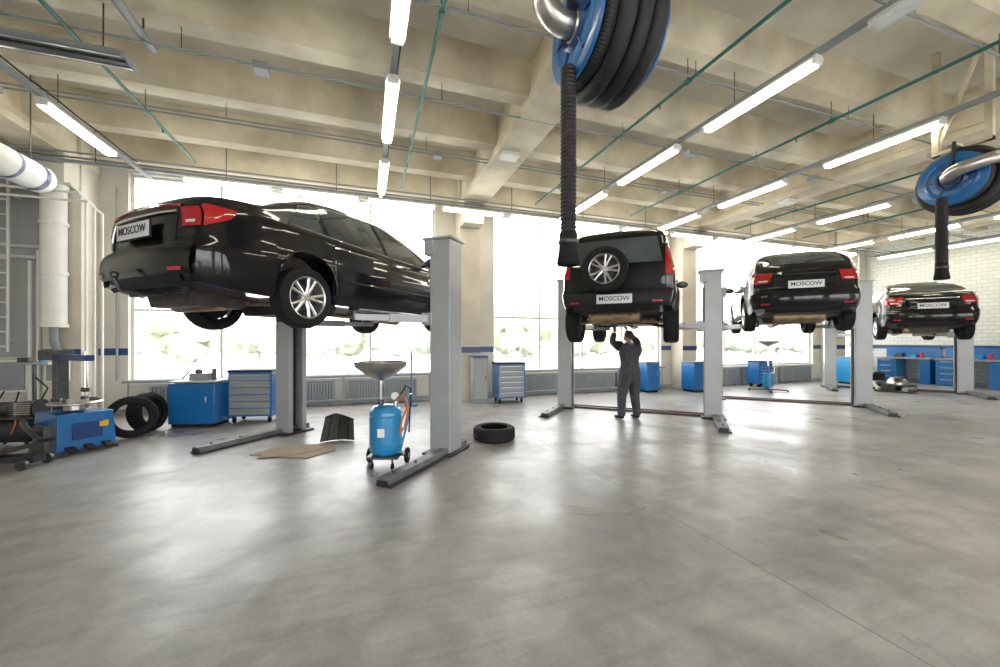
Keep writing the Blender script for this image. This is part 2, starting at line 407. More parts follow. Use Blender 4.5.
# radiators
def radiator(u,L,name='radiator'):
    b=B(); n=int(L/.06)
    for i in range(n): b.box((-L/2+(i+.5)*L/n,0,.3),(.045,.10,.5),greyp)
    b.box((0,0,.52),(L,.06,.03),greyp); b.box((0,0,.08),(L,.06,.03),greyp)
    for x in (-L/2+.1,L/2-.1): b.box((x,.02,.03),(.04,.05,.06),greyp)
    b.obj(name,(u,V1-.09,.0))
for u in (-3.4,-1.5,.4,4.4,6.2,7.9,11.2,13,14.8): radiator(u,1.6)
b=B(); b.cyl((-4.6,9.78,.68),(1.6,9.78,.68),.03,greyp,seg=8); b.cyl((3.4,9.78,.68),(8.8,9.78,.68),.03,greyp,seg=8); b.cyl((-4.6,9.78,.12),(1.6,9.78,.12),.03,greyp,seg=8); b.cyl((3.4,9.78,.12),(8.8,9.78,.12),.03,greyp,seg=8)
for u in (-4.5,-2.4,-.5,1.5,3.5,5.3,7.1,8.7): b.cyl((u,9.78,0),(u,9.78,.7),.018,greyp,seg=6)
b.obj('heating_pipes')

# outside
b=B(); b.box((8,60,-.35),(220,99,.1),asph); b.obj('ground_outside')
b=B(); b.box((8,-54,-.35),(220,99,.1),asph); b.obj('ground_outside')
b=B()
for i in range(60):
    x=-60+i*2.4+random.uniform(-.8,.8); yy=random.uniform(38,44); hh=random.uniform(2.8,5.2)
    b.cyl((x,yy,-.3),(x,yy,hh*.5),.12,foliage,seg=6)
    for j in range(7):
        b.sph((x+random.uniform(-1.5,1.5),yy+random.uniform(-1,1),hh*random.uniform(.25,.85)-.2),(random.uniform(.8,1.6),)*2+(hh*.26,),foliage,14,9,jit=.2)
b.obj('tree_row')

# ---------------------------------------------------------------- WHEEL
def wheel_mesh(name,r,w=.21,spk=5,pair=True,rimr=.62):
    b=B(); rr=r*rimr; h=w/2
    b.lathe([(rr,-h*.9),(rr+.02,-h),(r*.88,-h),(r*.97,-h*.82),(r,-h*.45),(r,h*.45),(r*.97,h*.82),(r*.88,h),(rr+.02,h),(rr,h*.9),(rr-.012,h*.7),(rr-.012,-h*.8)],rubber,ax=(1,0,0),seg=40,close=True)
    for x in (-h*.3,0,h*.3): b.lathe([(r+.001,x-.006),(r+.001,x+.006)],blackpl,ax=(1,0,0),seg=40)
    b.lathe([(rr+.008,h*.86),(rr+.004,h*.96),(rr-.008,h*.9),(rr-.02,h*.55),(rr-.03,-h*.8)],alloy,ax=(1,0,0),seg=40)
    b.lathe([(rr-.03,-h*.1),(.01,-h*.1)],liftd,ax=(1,0,0),seg=32)
    b.lathe([(.14,h*.0),(.14,h*.1),(.02,h*.1)],darkst,ax=(1,0,0),seg=24)
    b.lathe([(.055,h*.1),(.055,h*.62),(.045,h*.72),(.001,h*.74)],alloy,ax=(1,0,0),seg=20)
    for k in range(spk):
        for o in ((-9,9) if pair else (0,)):
            a=2*math.pi*k/spk+R(o); a2=2*math.pi*k/spk+R(o*1.3)
            p0=Vector((h*.55,math.cos(a)*.04,math.sin(a)*.04)); p1=Vector((h*.72,math.cos(a2)*(rr-.012),math.sin(a2)*(rr-.012)))
            b.tube([p0,(p0+p1)/2+Vector((h*.06,0,0)),p1],[.022,.017,.02] if pair else [.032,.028,.036],alloy,6)
    return b.mesh(name,35)

# ---------------------------------------------------------------- CAR
class Car:
    def __init__(s,**k): s.__dict__.update(k)
    def topz0(s,y): return hint(s.top,y)
    def section(s,y):
        w=hint(s.wid,y); zb=hint(s.zb,y); zt=s.topz0(y); be=min(hint(s.belt,y),zt-.035); h=zt-be
        za=zb
        for ax in s.axles:
            dy=abs(y-ax)
            if dy<s.AR: za=max(za,s.wr+math.sqrt(s.AR**2-dy**2)+.02)
        xi=w-.27
        prof0=[(zb,.93),(zb+.10,.972),(zb+.22,.995),(s.crease-.05,1.0),(s.crease,.985),(be-.05,.972),(be,.945)]
        prof=[]
        for q in prof0:
            if prof and q[0]<prof[-1][0]+.01: continue
            prof.append(q)
        low=[(0,zb),(xi*.5,zb),(xi,zb),(xi,za)]
        N=14
        zs=[lerp(za,be,i/N) for i in range(N+1)]
        side=[(w*hint(prof,z),z) for z in zs]
        wb=side[-1][0]; wr=wb-s.tumble*h
        cp=[(wb,be),(wb-.25*(wb-wr)-.005,be+.3*h),(wr+.05*min(1,h/.3),be+.80*h),(wr-.03,be+.94*h),(wr-.16,be+.985*h),(wr*.4,be+h*.998),(0,zt)]
        for _ in range(2):
            q=[cp[0]]
            for a,c in zip(cp[:-1],cp[1:]): q+= [(.75*a[0]+.25*c[0],.75*a[1]+.25*c[1]),(.25*a[0]+.75*c[0],.25*a[1]+.75*c[1])]
            q.append(cp[-1]); cp=q
        return low,side,cp[1:]
    def D(s,x,y,z):
        Lh=s.L/2; t=clamp((-Lh+.9-y)/.9,0,1.3)**2; xr=(abs(x)/(s.W/2))**2.6
        y2=y+t*(s.rc*xr+hint(s.rs,z))
        t=clamp((y-(Lh-1.0))/1.0,0,1.3)**2
        y2-=t*(.28*xr+hint(s.fs,z))
        return Vector((x,y2,z))
    def W_(s,y,z):
        low,side,up=s.section(y); pts=side+up
        if z<=pts[0][1]: return pts[0][0]
        for a,c in zip(pts[:-1],pts[1:]):
            if a[1]<=z<=c[1]: return lerp(a[0],c[0],(z-a[1])/max(1e-6,c[1]-a[1]))
        return pts[-1][0]
    def T_(s,x,y):
        low,side,up=s.section(y); x=abs(x)
        pts=[side[-1]]+up
        for a,c in zip(pts[:-1],pts[1:]):
            if c[0]<=x<=a[0]: return lerp(a[1],c[1],(a[0]-x)/max(1e-6,a[0]-c[0]))
        return pts[0][1]
    def sp(s,sg,y,z,o=.006): return s.D(sg*(s.W_(y,z)+o),y,z) 
    def rp(s,x,z,o=.006):
        p=s.D(x,-s.L/2,z); p.y-=o; return p
    def fp(s,x,z,o=.006):
        p=s.D(x,s.L/2,z); p.y+=o; return p
    def body(s,b,m):
        Lh=s.L/2; st=[-Lh+s.L*i/84 for i in range(85)]
        for ax in s.axles: st+= [ax-s.AR-.001,ax-s.AR+.001,ax+s.AR-.001,ax+s.AR+.001]+[ax+s.AR*math.sin(R(a)) for a in (-80,-70,-60,-50,50,60,70,80)]
        st=sorted(st); rings=[]
        def addring(pts,kx,y):
            full=[( x*kx,z) for x,z in pts]+[(-x*kx,z) for x,z in pts[-2:0:-1]]
            return [b.bm.verts.new(s.D(x,y,z)) for x,z in full]
        secs=[]
        for y in st:
            l,sd,u=s.section(y); secs.append((y,l+sd+u))
        for k in (.0005,.2,.4,.6,.75,.9): rings.append(addring(secs[0][1],k,secs[0][0]))
        for y,p in secs: rings.append(addring(p,1,y))
        for k in (.9,.75,.6,.4,.2,.0005): rings.append(addring(secs[-1][1],k,secs[-1][0]))
        n=len(rings[0])
        for a,c in zip(rings[:-1],rings[1:]):
            for i in range(n):
                lowf = (i<3 or i>=n-3)
                b.face([a[i],a[(i+1)%n],c[(i+1)%n],c[i]],under if lowf else m)
def build_car(name,c,px,d,theta,z,mat,wname):
    wx,wy=S(px,d); rot=-R(19+theta)
    e=empty(name,(wx,wy,z),rot)
    b=B(); c.body(b,mat); b.obj('body',(0,0,c.droop),0,e,ang=48)
    dz=c.droop
    # glass
    b=B()
    for sg in (1,-1):
        for (y0,y1,sl0,sl1) in c.sidewin:
            def f(a,q,sg=sg,y0=y0,y1=y1,sl0=sl0,sl1=sl1):
                ya=lerp(y0,y1,a); yb=lerp(y0+sl0,y1-sl1,a); y=lerp(ya,yb,q)
                zt=c.topz0(y); be=min(hint(c.belt,y),zt-.035); h=zt-be
                zz=lerp(be+.025,be+.025+max(0.02,.80*h-.025),q)
                return c.sp(sg,y,zz,.007)
            b.grid(f,14,8,glassc)
            if c.chr: b.tube([f(q/14,1) for q in range(15)],.005,chrome,5)
    for (y0,y1,fx,grow) in c.topwin:
        def f(a,q,y0=y0,y1=y1,fx=fx):
            y=lerp(y0,y1,a); low,side,up=c.section(y); zt=up[-1][1]; be=side[-1][1]; h=zt-be; wr=side[-1][0]-c.tumble*h
            xm=(wr-.03)*fx; x=lerp(-xm,xm,q); p=c.D(x,y,c.T_(x,y)); p.z+=.007; p.y+=.005*grow; return p
        b.grid(f,14,16,glassc)
    if c.rearwin:
        z0,z1,x0,x1=c.rearwin
        b.grid(lambda a,q:c.rp(lerp(-1,1,a)*lerp(x0,x1,q),lerp(z0,z1,q),.008),16,8,glassc)
    b.obj('windows',(0,0,dz),0,e,ang=60)
    # lights, trims
    b=B()
    for sg in (1,-1):
        (z0,z1,xi,yl)=c.tail
        def fr(a,q):
            zz=lerp(z0,z1,q); xo=c.W_(-c.L/2,zz); p=c.rp(sg*lerp(xi+ (1-q)*.05*c.tsl,xo+.004,a),zz,.014); return p
        b.grid(fr,8,6,redl)
        def fs(a,q):
            zz=lerp(z0+a*.45*(z1-z0)*c.tsl,z1-a*.1*(z1-z0),q); return c.sp(sg,-c.L/2+yl*a*(.75+.25*q),zz,.013)
        b.grid(fs,8,6,redl)
        zz0,zz1=lerp(z0,z1,.14),lerp(z0,z1,.26)
        if c.tsl: b.grid(lambda a,q:c.rp(sg*lerp(xi+.08,c.W_(-c.L/2,zz0)-.05,a),lerp(zz0,zz1,q),.018),6,3,whitel)
        hz=c.headz
        b.grid(lambda a,q:c.fp(sg*lerp(.42,c.W_(c.L/2,hz),a),lerp(hz,hz+.12,q),.01),6,4,whitel)
        b.grid(lambda a,q:c.sp(sg,lerp(c.L/2,c.L/2-.3,a),lerp(hz+.03*a,hz+.14,q),.01),6,4,whitel)
    b.obj('lamps',(0,0,dz),0,e,ang=60)
    b=B()
    for sg in (1,-1):
        for ys in c.seams:
            zt=hint(c.belt,ys)-.02
            zlo=hint(c.zb,ys)+.05
            b.tube([c.sp(sg,ys+ .03*math.sin(q/10*3),lerp(zlo,zt,q/10),.001) for q in range(11)],.004,blackpl,5)
        a0,a1=c.axles[0]+c.AR+.02,c.axles[1]-c.AR-.02
        b.grid(lambda a,q:c.sp(sg,lerp(a0,a1,a),lerp(hint(c.zb,0)+.01,hint(c.zb,0)+.10,q),.008),20,3,blackpl)
        if c.mould: b.tube([c.sp(sg,lerp(a0,a1,q/16),c.mould,.006) for q in range(17)],.014,mat,6)
        yy=[lerp(c.sidewin[0][0],c.sidewin[-1][1],q/24) for q in range(25)]
        b.tube([c.sp(sg,y,min(hint(c.belt,y),c.topz0(y)-.035)+.012,.006) for y in yy],.007,chrome if c.chr else blackpl,6)
        for yh in c.handles:
            zz=hint(c.belt,yh)-.10; p=c.sp(sg,yh,zz,.02); p2=c.sp(sg,yh+.18,zz,.02)
            b.tube([c.sp(sg,yh-.02,zz,0),p,(p+p2)/2,p2,c.sp(sg,yh+.2,zz,0)],.012,chrome if c.chr else mat,6)
        ym=c.mir; zz=hint(c.belt,ym)+.10; p=c.sp(sg,ym,zz-.04,0)
        b.tube([p,p+Vector((sg*.10,0,.01))],.02,blackpl,6)
        b.sph(p+Vector((sg*.17,-.01,.04)),(.12,.055,.075),mat,14,8)
        b.sph(p+Vector((sg*.17,-.045,.04)),(.10,.03,.06),glassc,12,6)
        for ax in c.axles:
            pts=[]
            for q in range(25):
                an=R(-5+190*q/24); y=ax+(c.AR+.012)*math.cos(an); zq=c.wr+.02+(c.AR+.012)*math.sin(an); zq=max(zq,hint(c.zb,y)+.01); pts.append(c.sp(sg,y,zq,.004))
            b.tube(pts,c.lip,blackpl if c.suv else mat,6)
    zB0,zB1=c.bump
    xo=c.W_(-c.L/2,zB0+.05)
    b.grid(lambda a,q:c.rp(lerp(-.98,.98,a)*c.W_(-c.L/2,lerp(zB0,zB1,q)),lerp(zB0,zB1,q),.02+.018*math.sin(math.pi*q)),24,6,mat if not c.suv else blackpl)
    b.tube([c.rp(lerp(-.93,.93,q/20)*xo,zB1+.01,.008) for q in range(21)],.005,blackpl,5)
    b.grid(lambda a,q:c.rp(lerp(-.8,.8,a)*xo,lerp(zB0-.10,zB0,q),.012),20,3,blackpl)
    for sg in (1,-1): b.grid(lambda a,q:c.rp(sg*lerp(.56,.70,a),lerp(zB0+.03,zB0+.06,q),.042),4,2,redl)
    tx=c.tail[2]-.03
    if not c.suv:
        for sg in (1,-1): b.tube([c.rp(sg*(tx+.0),lerp(zB1+.03,c.tail[1],q/8),.003) for q in range(9)],.004,blackpl,5)
        b.tube([c.rp(lerp(-tx,tx,q/16),c.gar,.012) for q in range(17)],.014 if c.chr else .012,chrome if c.chr else mat,8)
    else:
        for sg in (1,-1): b.tube([c.rp(sg*.74,lerp(zB1+.03,1.68,q/8),.003) for q in range(9)],.005,blackpl,5)
    for sx in c.exh: b.cyl(c.rp(sx,zB0-.02,-.25),c.rp(sx,zB0-.03,.05),.035,chrome,seg=14,cap=False)
    if c.wip:
        p=c.rp(0,c.wip,.02); b.tube([p,p+Vector((.38,-.005,.06))],.008,blackpl,6)
    if c.suv:
        for sg in (1,-1):
            pts=[Vector((sg*.60,y,c.T_(.60,y)+(.05 if 0<i<8 else .0))) for i,y in enumerate([lerp(-1.7,.35,q/8) for q in range(9)])]
            b.tube(pts,.014,blackpl,6)
    b.obj('trim_parts',(0,0,dz),0,e,ang=45)
    # plate
    px_,pz,_=c.plate
    p=c.rp(px_,pz,.05); b=B(); b.box((0,0,0),(.54,.012,.14),platem); b.box((0,.008,0),(.57,.012,.165),blackpl); b.obj('licence_plate',(p.x,p.y,p.z+dz),0,e)
    cu=bpy.data.curves.new('plate_text','FONT'); cu.body='MOSCOW'; cu.size=.102; cu.align_x='CENTER'; cu.align_y='CENTER'; cu.extrude=.001; cu.materials.append(inkm); cu.offset=.001
    link('plate_text',cu,(p.x,p.y-.009,p.z+dz+.004),(R(90),0,0),e)
    # underbody
    b=B(); zz=hint(c.zb,0); ra,fa=c.axles
    b.box((0,-c.L/2+.55,zz+.0),(.7,.5,.16),under,top=(1.1,1.1)); b.cyl((-.45,ra-.55,zz-.01),(.35,ra-.55,zz-.01),.10,underb,seg=16)
    b.tube([(.1,fa-.2,zz),(.08,.4,zz-.05),(.1,-.6,zz-.05),(.2,ra+.2,zz+.02),(.3,ra-.2,zz+.0),(.3,ra-.5,zz)],.03,underb,8)
    b.box((0,ra+.45,zz-.03),(1.0,.5,.14),under,top=(1.1,1.1))
    wz=c.wr-dz
    b.tube([(-.72,ra,wz),(-.45,ra+.02,wz+.02),(.45,ra+.02,wz+.02),(.72,ra,wz)],.04,underb,8); b.tube([(-.72,fa,wz),(-.3,fa-.1,wz+.06),(.3,fa-.1,wz+.06),(.72,fa,wz)],.035,under,8)
    for sg in (1,-1):
        b.tube([(sg*.6,ra,wz),(sg*.5,ra+.5,zz+.05)],.028,underb,6); b.tube([(sg*.6,fa,wz),(sg*.4,fa-.35,zz+.05)],.028,under,6)
        b.tube([(sg*.52+.05*math.cos(t*.7),ra+.08+.05*math.sin(t*.7),wz+.03+t*.006) for t in range(46)],.008,liftd,5)
        b.cyl((sg*.62,ra-.1,wz),(sg*.6,ra-.05,wz+.3),.022,liftd,seg=8)
    b.box((0,.9,zz-.0),(.7,1.3,.10),under,top=(1.2,1.1)); b.cyl((0,fa-.1,zz-.02),(0,fa-.7,zz-.03),.12,underb,r1=.08,seg=12)
    if c.tow: b.tube([(0,-c.L/2+.5,zz+.05),(0,-c.L/2+.05,zz+.02),(0,-c.L/2-.08,zz+.04),(0,-c.L/2-.12,zz+.14)],.022,darkst,8); b.sph((0,-c.L/2-.12,zz+.17),.034,darkst); b.box((0,-c.L/2+.2,zz+.05),(.9,.06,.06),liftd)
    b.obj('underbody_parts',(0,0,dz),0,e)
    # wheels
    wm=wheel_mesh(wname,c.wr,c.ww,c.spk,c.pair,c.rim)
    for ax,nm in zip(c.axles,('rear','front')):
        for sg,n2 in ((1,'right'),(-1,'left')):
            link('wheel_%s_%s'%(nm,n2),wm,(sg*(c.W/2-.10-.015),ax,c.wr),(0 if sg>0 else math.pi),e)
    if c.spare:
        p=c.rp(c.spare[0],c.spare[1],.0)
        link('spare_wheel',wm,(p.x,p.y-.10,p.z+dz),(0,0,-math.pi/2),e)
        b=B(); b.cyl((p.x,p.y+.02,p.z+dz),(p.x,p.y-.1,p.z+dz),.12,blackpl,seg=16); b.obj('spare_carrier',(0,0,0),0,e)
    return e
base=dict(droop=.08,crease=.70,tumble=.62,rc=.20,suv=False,chr=True,tow=False,wip=0,spare=None,lip=.010,spk=5,pair=True,rim=.64,ww=.21,tsl=1,rearwin=None,mould=0)
def mk(**k): d=dict(base); d.update(k); return Car(**d)
sedan=mk(L=4.9,W=1.82,axles=(-1.30,1.36),AR=.375,wr=.335,tow=True,mould=.50,rc=.15,rim=.67,tumble=.56,
 top=[(-2.45,1.00),(-2.36,1.08),(-2.05,1.125),(-1.80,1.145),(-1.4,1.32),(-.95,1.485),(-.45,1.545),(.2,1.54),(.7,1.38),(1.3,1.05),(1.7,.99),(2.1,.9),(2.3,.8),(2.45,.68)],
 belt=[(-2.45,.94),(-1.8,1.01),(-1,.98),(0,.95),(1.2,.92),(2.0,.82),(2.45,.6)],
 zb=[(-2.45,.30),(-2.1,.25),(-1.6,.22),(0,.2),(1.6,.2),(2.2,.24),(2.45,.3)],
 wid=[(-2.45,.80),(-2.25,.865),(-1.6,.905),(0,.91),(1.5,.9),(2.1,.86),(2.45,.72)],
 rs=[(.2,.12),(.32,.04),(.45,0),(.60,0),(.65,.05),(.8,.06),(1.0,.08),(1.15,.04)],fs=[(.2,.1),(.4,0),(.6,.03),(.9,.2)],
 sidewin=[(-1.50,-1.06,.22,.0),(-.98,-.03,.0,.0),(.05,1.02,.0,.32)],topwin=[(-1.74,-1.02,.93,-1),(.58,1.22,.95,1)],
 tail=(.79,1.00,.56,.34),headz=.62,bump=(.36,.62),gar=.935,exh=(-.55,-.45),plate=(0,.79,0),seams=(-.98,.0,1.02),handles=(-.90,.12),mir=.92)
suv=mk(L=4.3,W=1.86,axles=(-1.28,1.3),AR=.42,wr=.365,suv=True,chr=False,tumble=.24,rc=.10,crease=.80,lip=.035,spk=5,pair=True,rim=.64,ww=.24,tsl=0,tow=False,
 top=[(-2.15,1.66),(-2.08,1.74),(-1.8,1.79),(-1.2,1.82),(0,1.82),(.4,1.78),(.75,1.62),(1.15,1.22),(1.5,1.16),(2.0,1.08),(2.15,.92)],
 belt=[(-2.15,1.12),(0,1.08),(1.2,1.05),(2.0,1.0),(2.15,.8)],
 zb=[(-2.15,.50),(-1.7,.42),(0,.36),(1.5,.38),(2.15,.45)],
 wid=[(-2.15,.86),(-2.0,.90),(0,.92),(1.5,.91),(2.0,.87),(2.15,.78)],
 rs=[(.4,.10),(.55,.0),(.72,.0),(.76,.06),(1.1,.07),(1.4,.13),(1.75,.26)],fs=[(.2,.1),(.5,0),(.8,.03),(1.1,.1)],
 sidewin=[(-1.95,-1.12,.12,.0),(-1.05,-.1,.0,.0),(-.02,.86,.0,.28)],topwin=[(.52,1.12,.95,1)],rearwin=(1.18,1.60,.70,.62),
 tail=(.98,1.42,.74,.10),headz=.8,bump=(.52,.74),gar=.93,exh=(.5,),plate=(.0,.61,0),seams=(-1.08,-.06,.85),handles=(-1.0,.05),mir=.78,spare=(-.14,1.08))
hatch=mk(L=4.35,W=1.82,axles=(-1.25,1.35),AR=.37,wr=.33,chr=False,tumble=.5,rim=.6,wip=1.2,
 top=[(-2.17,1.05),(-2.12,1.13),(-2.0,1.22),(-1.75,1.40),(-1.5,1.49),(-1.0,1.57),(-.3,1.60),(.3,1.57),(.75,1.42),(1.3,1.08),(1.7,1.0),(2.05,.87),(2.17,.68)],
 belt=[(-2.17,.99),(-1.8,1.06),(-1,1.02),(0,.97),(1.2,.94),(1.9,.84),(2.17,.6)],
 zb=[(-2.17,.34),(-1.9,.28),(-1.6,.23),(0,.2),(1.6,.2),(2.0,.24),(2.17,.3)],
 wid=[(-2.17,.80),(-2.0,.865),(-1.5,.905),(0,.91),(1.4,.9),(1.95,.86),(2.17,.72)],
 rs=[(.2,.14),(.38,.03),(.5,0),(.66,0),(.71,.05),(.9,.07),(1.1,.10)],fs=[(.2,.1),(.4,0),(.6,.03),(.9,.2)],
 sidewin=[(-1.72,-1.08,.16,.0),(-1.02,-.08,.0,.0),(.0,.98,.0,.28)],topwin=[(-2.04,-1.52,.90,-1),(.6,1.22,.95,1)],
 tail=(.84,1.03,.50,.36),headz=.62,bump=(.38,.66),gar=.98,exh=(.5,),plate=(0,.78,0),seams=(-1.05,-.04,.98),handles=(-.95,.08),mir=.88)
sedan2=mk(L=4.5,W=1.82,axles=(-1.3,1.35),AR=.37,wr=.33,chr=True,tumble=.55,rim=.62,
 top=[(-2.25,1.04),(-2.17,1.11),(-2.0,1.15),(-1.75,1.2),(-1.4,1.38),(-.95,1.51),(-.3,1.56),(.3,1.53),(.75,1.38),(1.3,1.06),(1.7,1.0),(2.1,.87),(2.25,.68)],
 belt=[(-2.25,.98),(-1.8,1.04),(-1,1.01),(0,.97),(1.2,.94),(1.9,.84),(2.25,.6)],
 zb=hatch.zb,wid=[(-2.25,.80),(-2.1,.865),(-1.5,.905),(0,.91),(1.4,.9),(2.0,.86),(2.25,.72)],
 rs=hatch.rs,fs=sedan.fs,sidewin=[(-1.52,-1.05,.18,.0),(-1.0,-.05,.0,.0),(.03,1.0,.0,.28)],topwin=[(-1.78,-1.1,.93,-1),(.62,1.24,.95,1)],
 tail=(.84,1.02,.50,.36),headz=.62,bump=(.38,.64),gar=.97,exh=(.5,),plate=(0,.78,0),seams=(-1.0,-.01,1.0),handles=(-.92,.1),mir=.9)
build_car('sedan_car',sedan,-2.38,5.80,24,1.64,paint,'alloy_wheel_a')
build_car('suv_car',suv,2.68,8.1,24,1.47,paint,'alloy_wheel_b')
build_car('hatchback_car',hatch,6.62,9.15,26,1.70,paint2,'alloy_wheel_c')
build_car('sedan_car',sedan2,12.1,11.6,34,1.53,paint,'alloy_wheel_d')

# ---------------------------------------------------------------- LIFTS
def lift(px,d,theta,zp,ypad,cross,hp=2.85,shift=0):
    wx,wy=S(px,d); e=empty('two_post_car_lift',(wx,wy,0),-R(19+theta))
    for sg,nm in ((1,'right'),(-1,'left')):
        b=B(); X=sg*1.47
        b.box((X+sg*.12,0,hp/2),(.05,.34,hp),liftg)
        for y in (-.15,.15): b.box((X-sg*.02,y,hp/2),(.26,.04,hp),liftg)
        for y in (-.12,.12): b.box((X-sg*.14,y,hp/2),(.03,.06,hp),liftg)
        b.box((X+sg*.05,0,hp/2),(.04,.22,hp-.1),liftd)
        b.box((X-sg*.04,0,hp+.015),(.44,.40,.03),liftg)
        b.box((X-sg*.16,0,hp-.10),(.14,.38,.20),liftg)
        b.box((X,0,.015),(.42,.55,.03),liftd)
        b.box((X+sg*.06,-.52,.05),(.14,1.75,.08),liftf); b.box((X+sg*.06,-1.385,.04),(.14,.03,.06),liftd)
        b.box((X+sg*.08,-.52,.012),(.20,1.75,.02),liftd)
        for y in (-1.2,-.8,.2): b.cyl((X+sg*.06,y,.09),(X+sg*.06,y,.11),.018,darkst,seg=6)
        b.obj('post_'+nm,(0,0,0),0,e,bevel=.006)
        b=B(); zc=zp-.12
        b.box((X-sg*.10,0,zc+.35),(.14,.20,.85),liftd); b.box((X-sg*.2,0,zc+.0),(.16,.36,.16),liftg)
        b.cyl((X,0,zc+.8),(X,0,hp-.02),.022,chrome,seg=10)
        for yy,sy in ((ypad[0],-1),(ypad[1],1)):
            p0=Vector((X-sg*.22,sy*.13,zc)); p1=Vector((sg*.66,yy,zc))
            mid=p0.lerp(p1,.55)
            b.beam(p0,mid,.12,.10,liftg); b.beam(mid,p1,.09,.075,liftg); b.cyl(p0-Vector((0,0,.09)),p0+Vector((0,0,.1)),.05,liftd,seg=12)
            b.cyl(p1-Vector((0,0,.04)),p1+Vector((0,0,.08)),.03,darkst,seg=10); b.cyl(p1+Vector((0,0,.08)),p1+Vector((0,0,.12)),.065,rubber,seg=16)
        b.obj('carriage_arms_'+nm,(0,0,0),0,e,bevel=.004)
    if cross:
        b=B(); b.box((0,.12,.02),(2.7,.30,.035),liftb); b.box((0,.12,.045),(2.7,.05,.02),liftd); b.obj('floor_crossbar',(0,0,0),0,e)
    return e
lift(-2.09,5.86,22.5,1.64+.08+.20,(-.85,1.0),False)
lift(2.84,8.25,24.5,1.47+.08+.36,(-.75,.9),True)
lift(7.0,9.6,26,1.70+.08+.20,(-.95,.8),True)
lift(12.0,11.9,33,1.53+.08+.20,(-.85,.8),True)

# ---------------------------------------------------------------- EXHAUST REELS
def reel(u,v,z,hu,hv,hz,k_=.85,side=False):
    e=empty('exhaust_hose_reel',(u,v,z)); e.scale=(k_,)*3
    top=(H-z)/k_
    b=B()
    b.lathe([(.10,-.36),(.46,-.36),(.48,-.35),(.48,-.32),(.46,-.31),(.10,-.31)],blue,ax=(1,0,0),seg=48,close=True)
    b.lathe([(.30,-.365),(.34,-.385),(.38,-.365)],blue,ax=(1,0,0),seg=48); b.lathe([(.15,-.365),(.18,-.40),(.22,-.365)],dblue,ax=(1,0,0),seg=40)
    b.lathe([(.10,.36),(.46,.36),(.48,.35),(.48,.33),(.10,.32)],blue,ax=(1,0,0),seg=48,close=True)
    b.cyl((-.34,0,0),(.34,0,0),.30,liftd,seg=32)
    for k in range(6):
        a=k*math.pi/3; b.box((-.37,.27*math.cos(a),.27*math.sin(a)),(.02,.20,.03),dblue,rot=(math.degrees(a),0,0))
    b.obj('drum',parent=e)
    b=B()
    for k,(rm,xx) in enumerate([(.42,-.22),(.42,-.07),(.42,.08),(.42,.23),(.53,-.12),(.53,.04),(.53,.19)]):
        n=200; pts=[(xx,rm*math.cos(2*math.pi*i/n),rm*math.sin(2*math.pi*i/n)) for i in range(n)]
        b.tube(pts,[.084 if i%2 else .078 for i in range(n)],hosem,10,closed=True)
    b.obj('coiled_hose',parent=e)
    b=B(); pts=[(-.36,0,0),(-.45,0,0)]
    if side:
        pts+=[(-.53,-.03,.02),(-.58,-.12,.05),(-.56,-.25,.09),(-.48,-.40,.13),(-.3,-.6,.18),(0,-.85,.24),(.5,-1.2,.32),(1.1,-1.6,.42),(1.35,-1.75,.55),(1.4,-1.78,.8),(1.4,-1.78,top)]
    else:
        for i in range(9):
            a=R(i*11.25); pts.append((-.45-.22*math.sin(a),0,.22-.22*math.cos(a)))
        pts+=[(-.67,0,.5),(-.67,0,top)]
    b.tube(pts,.115,steel,20)
    b.lathe([(.13,-.40),(.14,-.38),(.13,-.36)],steel,ax=(1,0,0),seg=24)
    b.obj('steel_elbow_duct',parent=e)
    b=B()
    for yy in (-.35,.35): b.beam((.0,yy,.62),(0,yy,top),.10,.10,cream)
    b.beam((.0,.35,.7),(0,-.3,top-.1),.05,.06,cream)
    b.box((0,0,.65),(.84,.10,.05),cream); b.box((0,0,.65),(.12,.8,.06),cream)
    for xx in (-.40,.41): b.beam((xx,-.06,.66),(xx,0,-.02),.08,.03,liftd)
    b.obj('ceiling_bracket',parent=e)
    b=B(); lx,ly=(hu-u)/k_,(hv-v)/k_; zb=(hz-z)/k_; n=int((-.47-zb)/.022); q=.85/k_
    pts=[];rs=[]
    for i in range(n):
        t=i/(n-1); zz=lerp(-.40,zb+.28,t)
        pts.append((lx,ly,zz)); rs.append((.078 if i%2 else .068)*min(q,1.15))
    b.tube(pts,rs,hosem,14)
    b.lathe([(.07,.30),(.085,.28),(.09,.12),(.11,.0),(.10,-.02),(.07,.02)],rubber,(lx,ly,zb),seg=20)
    b.lathe([(.088,.22),(.095,.21),(.095,.19),(.088,.18)],darkst,(lx,ly,zb),seg=20)
    b.obj('hanging_hose',parent=e)
    return e
reel(1.90,2.79,4.05,1.55,2.80,2.13)
reel(7.70,2.97,3.68,7.22,2.97,2.33,.72,True)

# ---------------------------------------------------------------- EQUIPMENT
def P3(x,d,z=0): a=S(x,d); return (a[0],a[1],z)
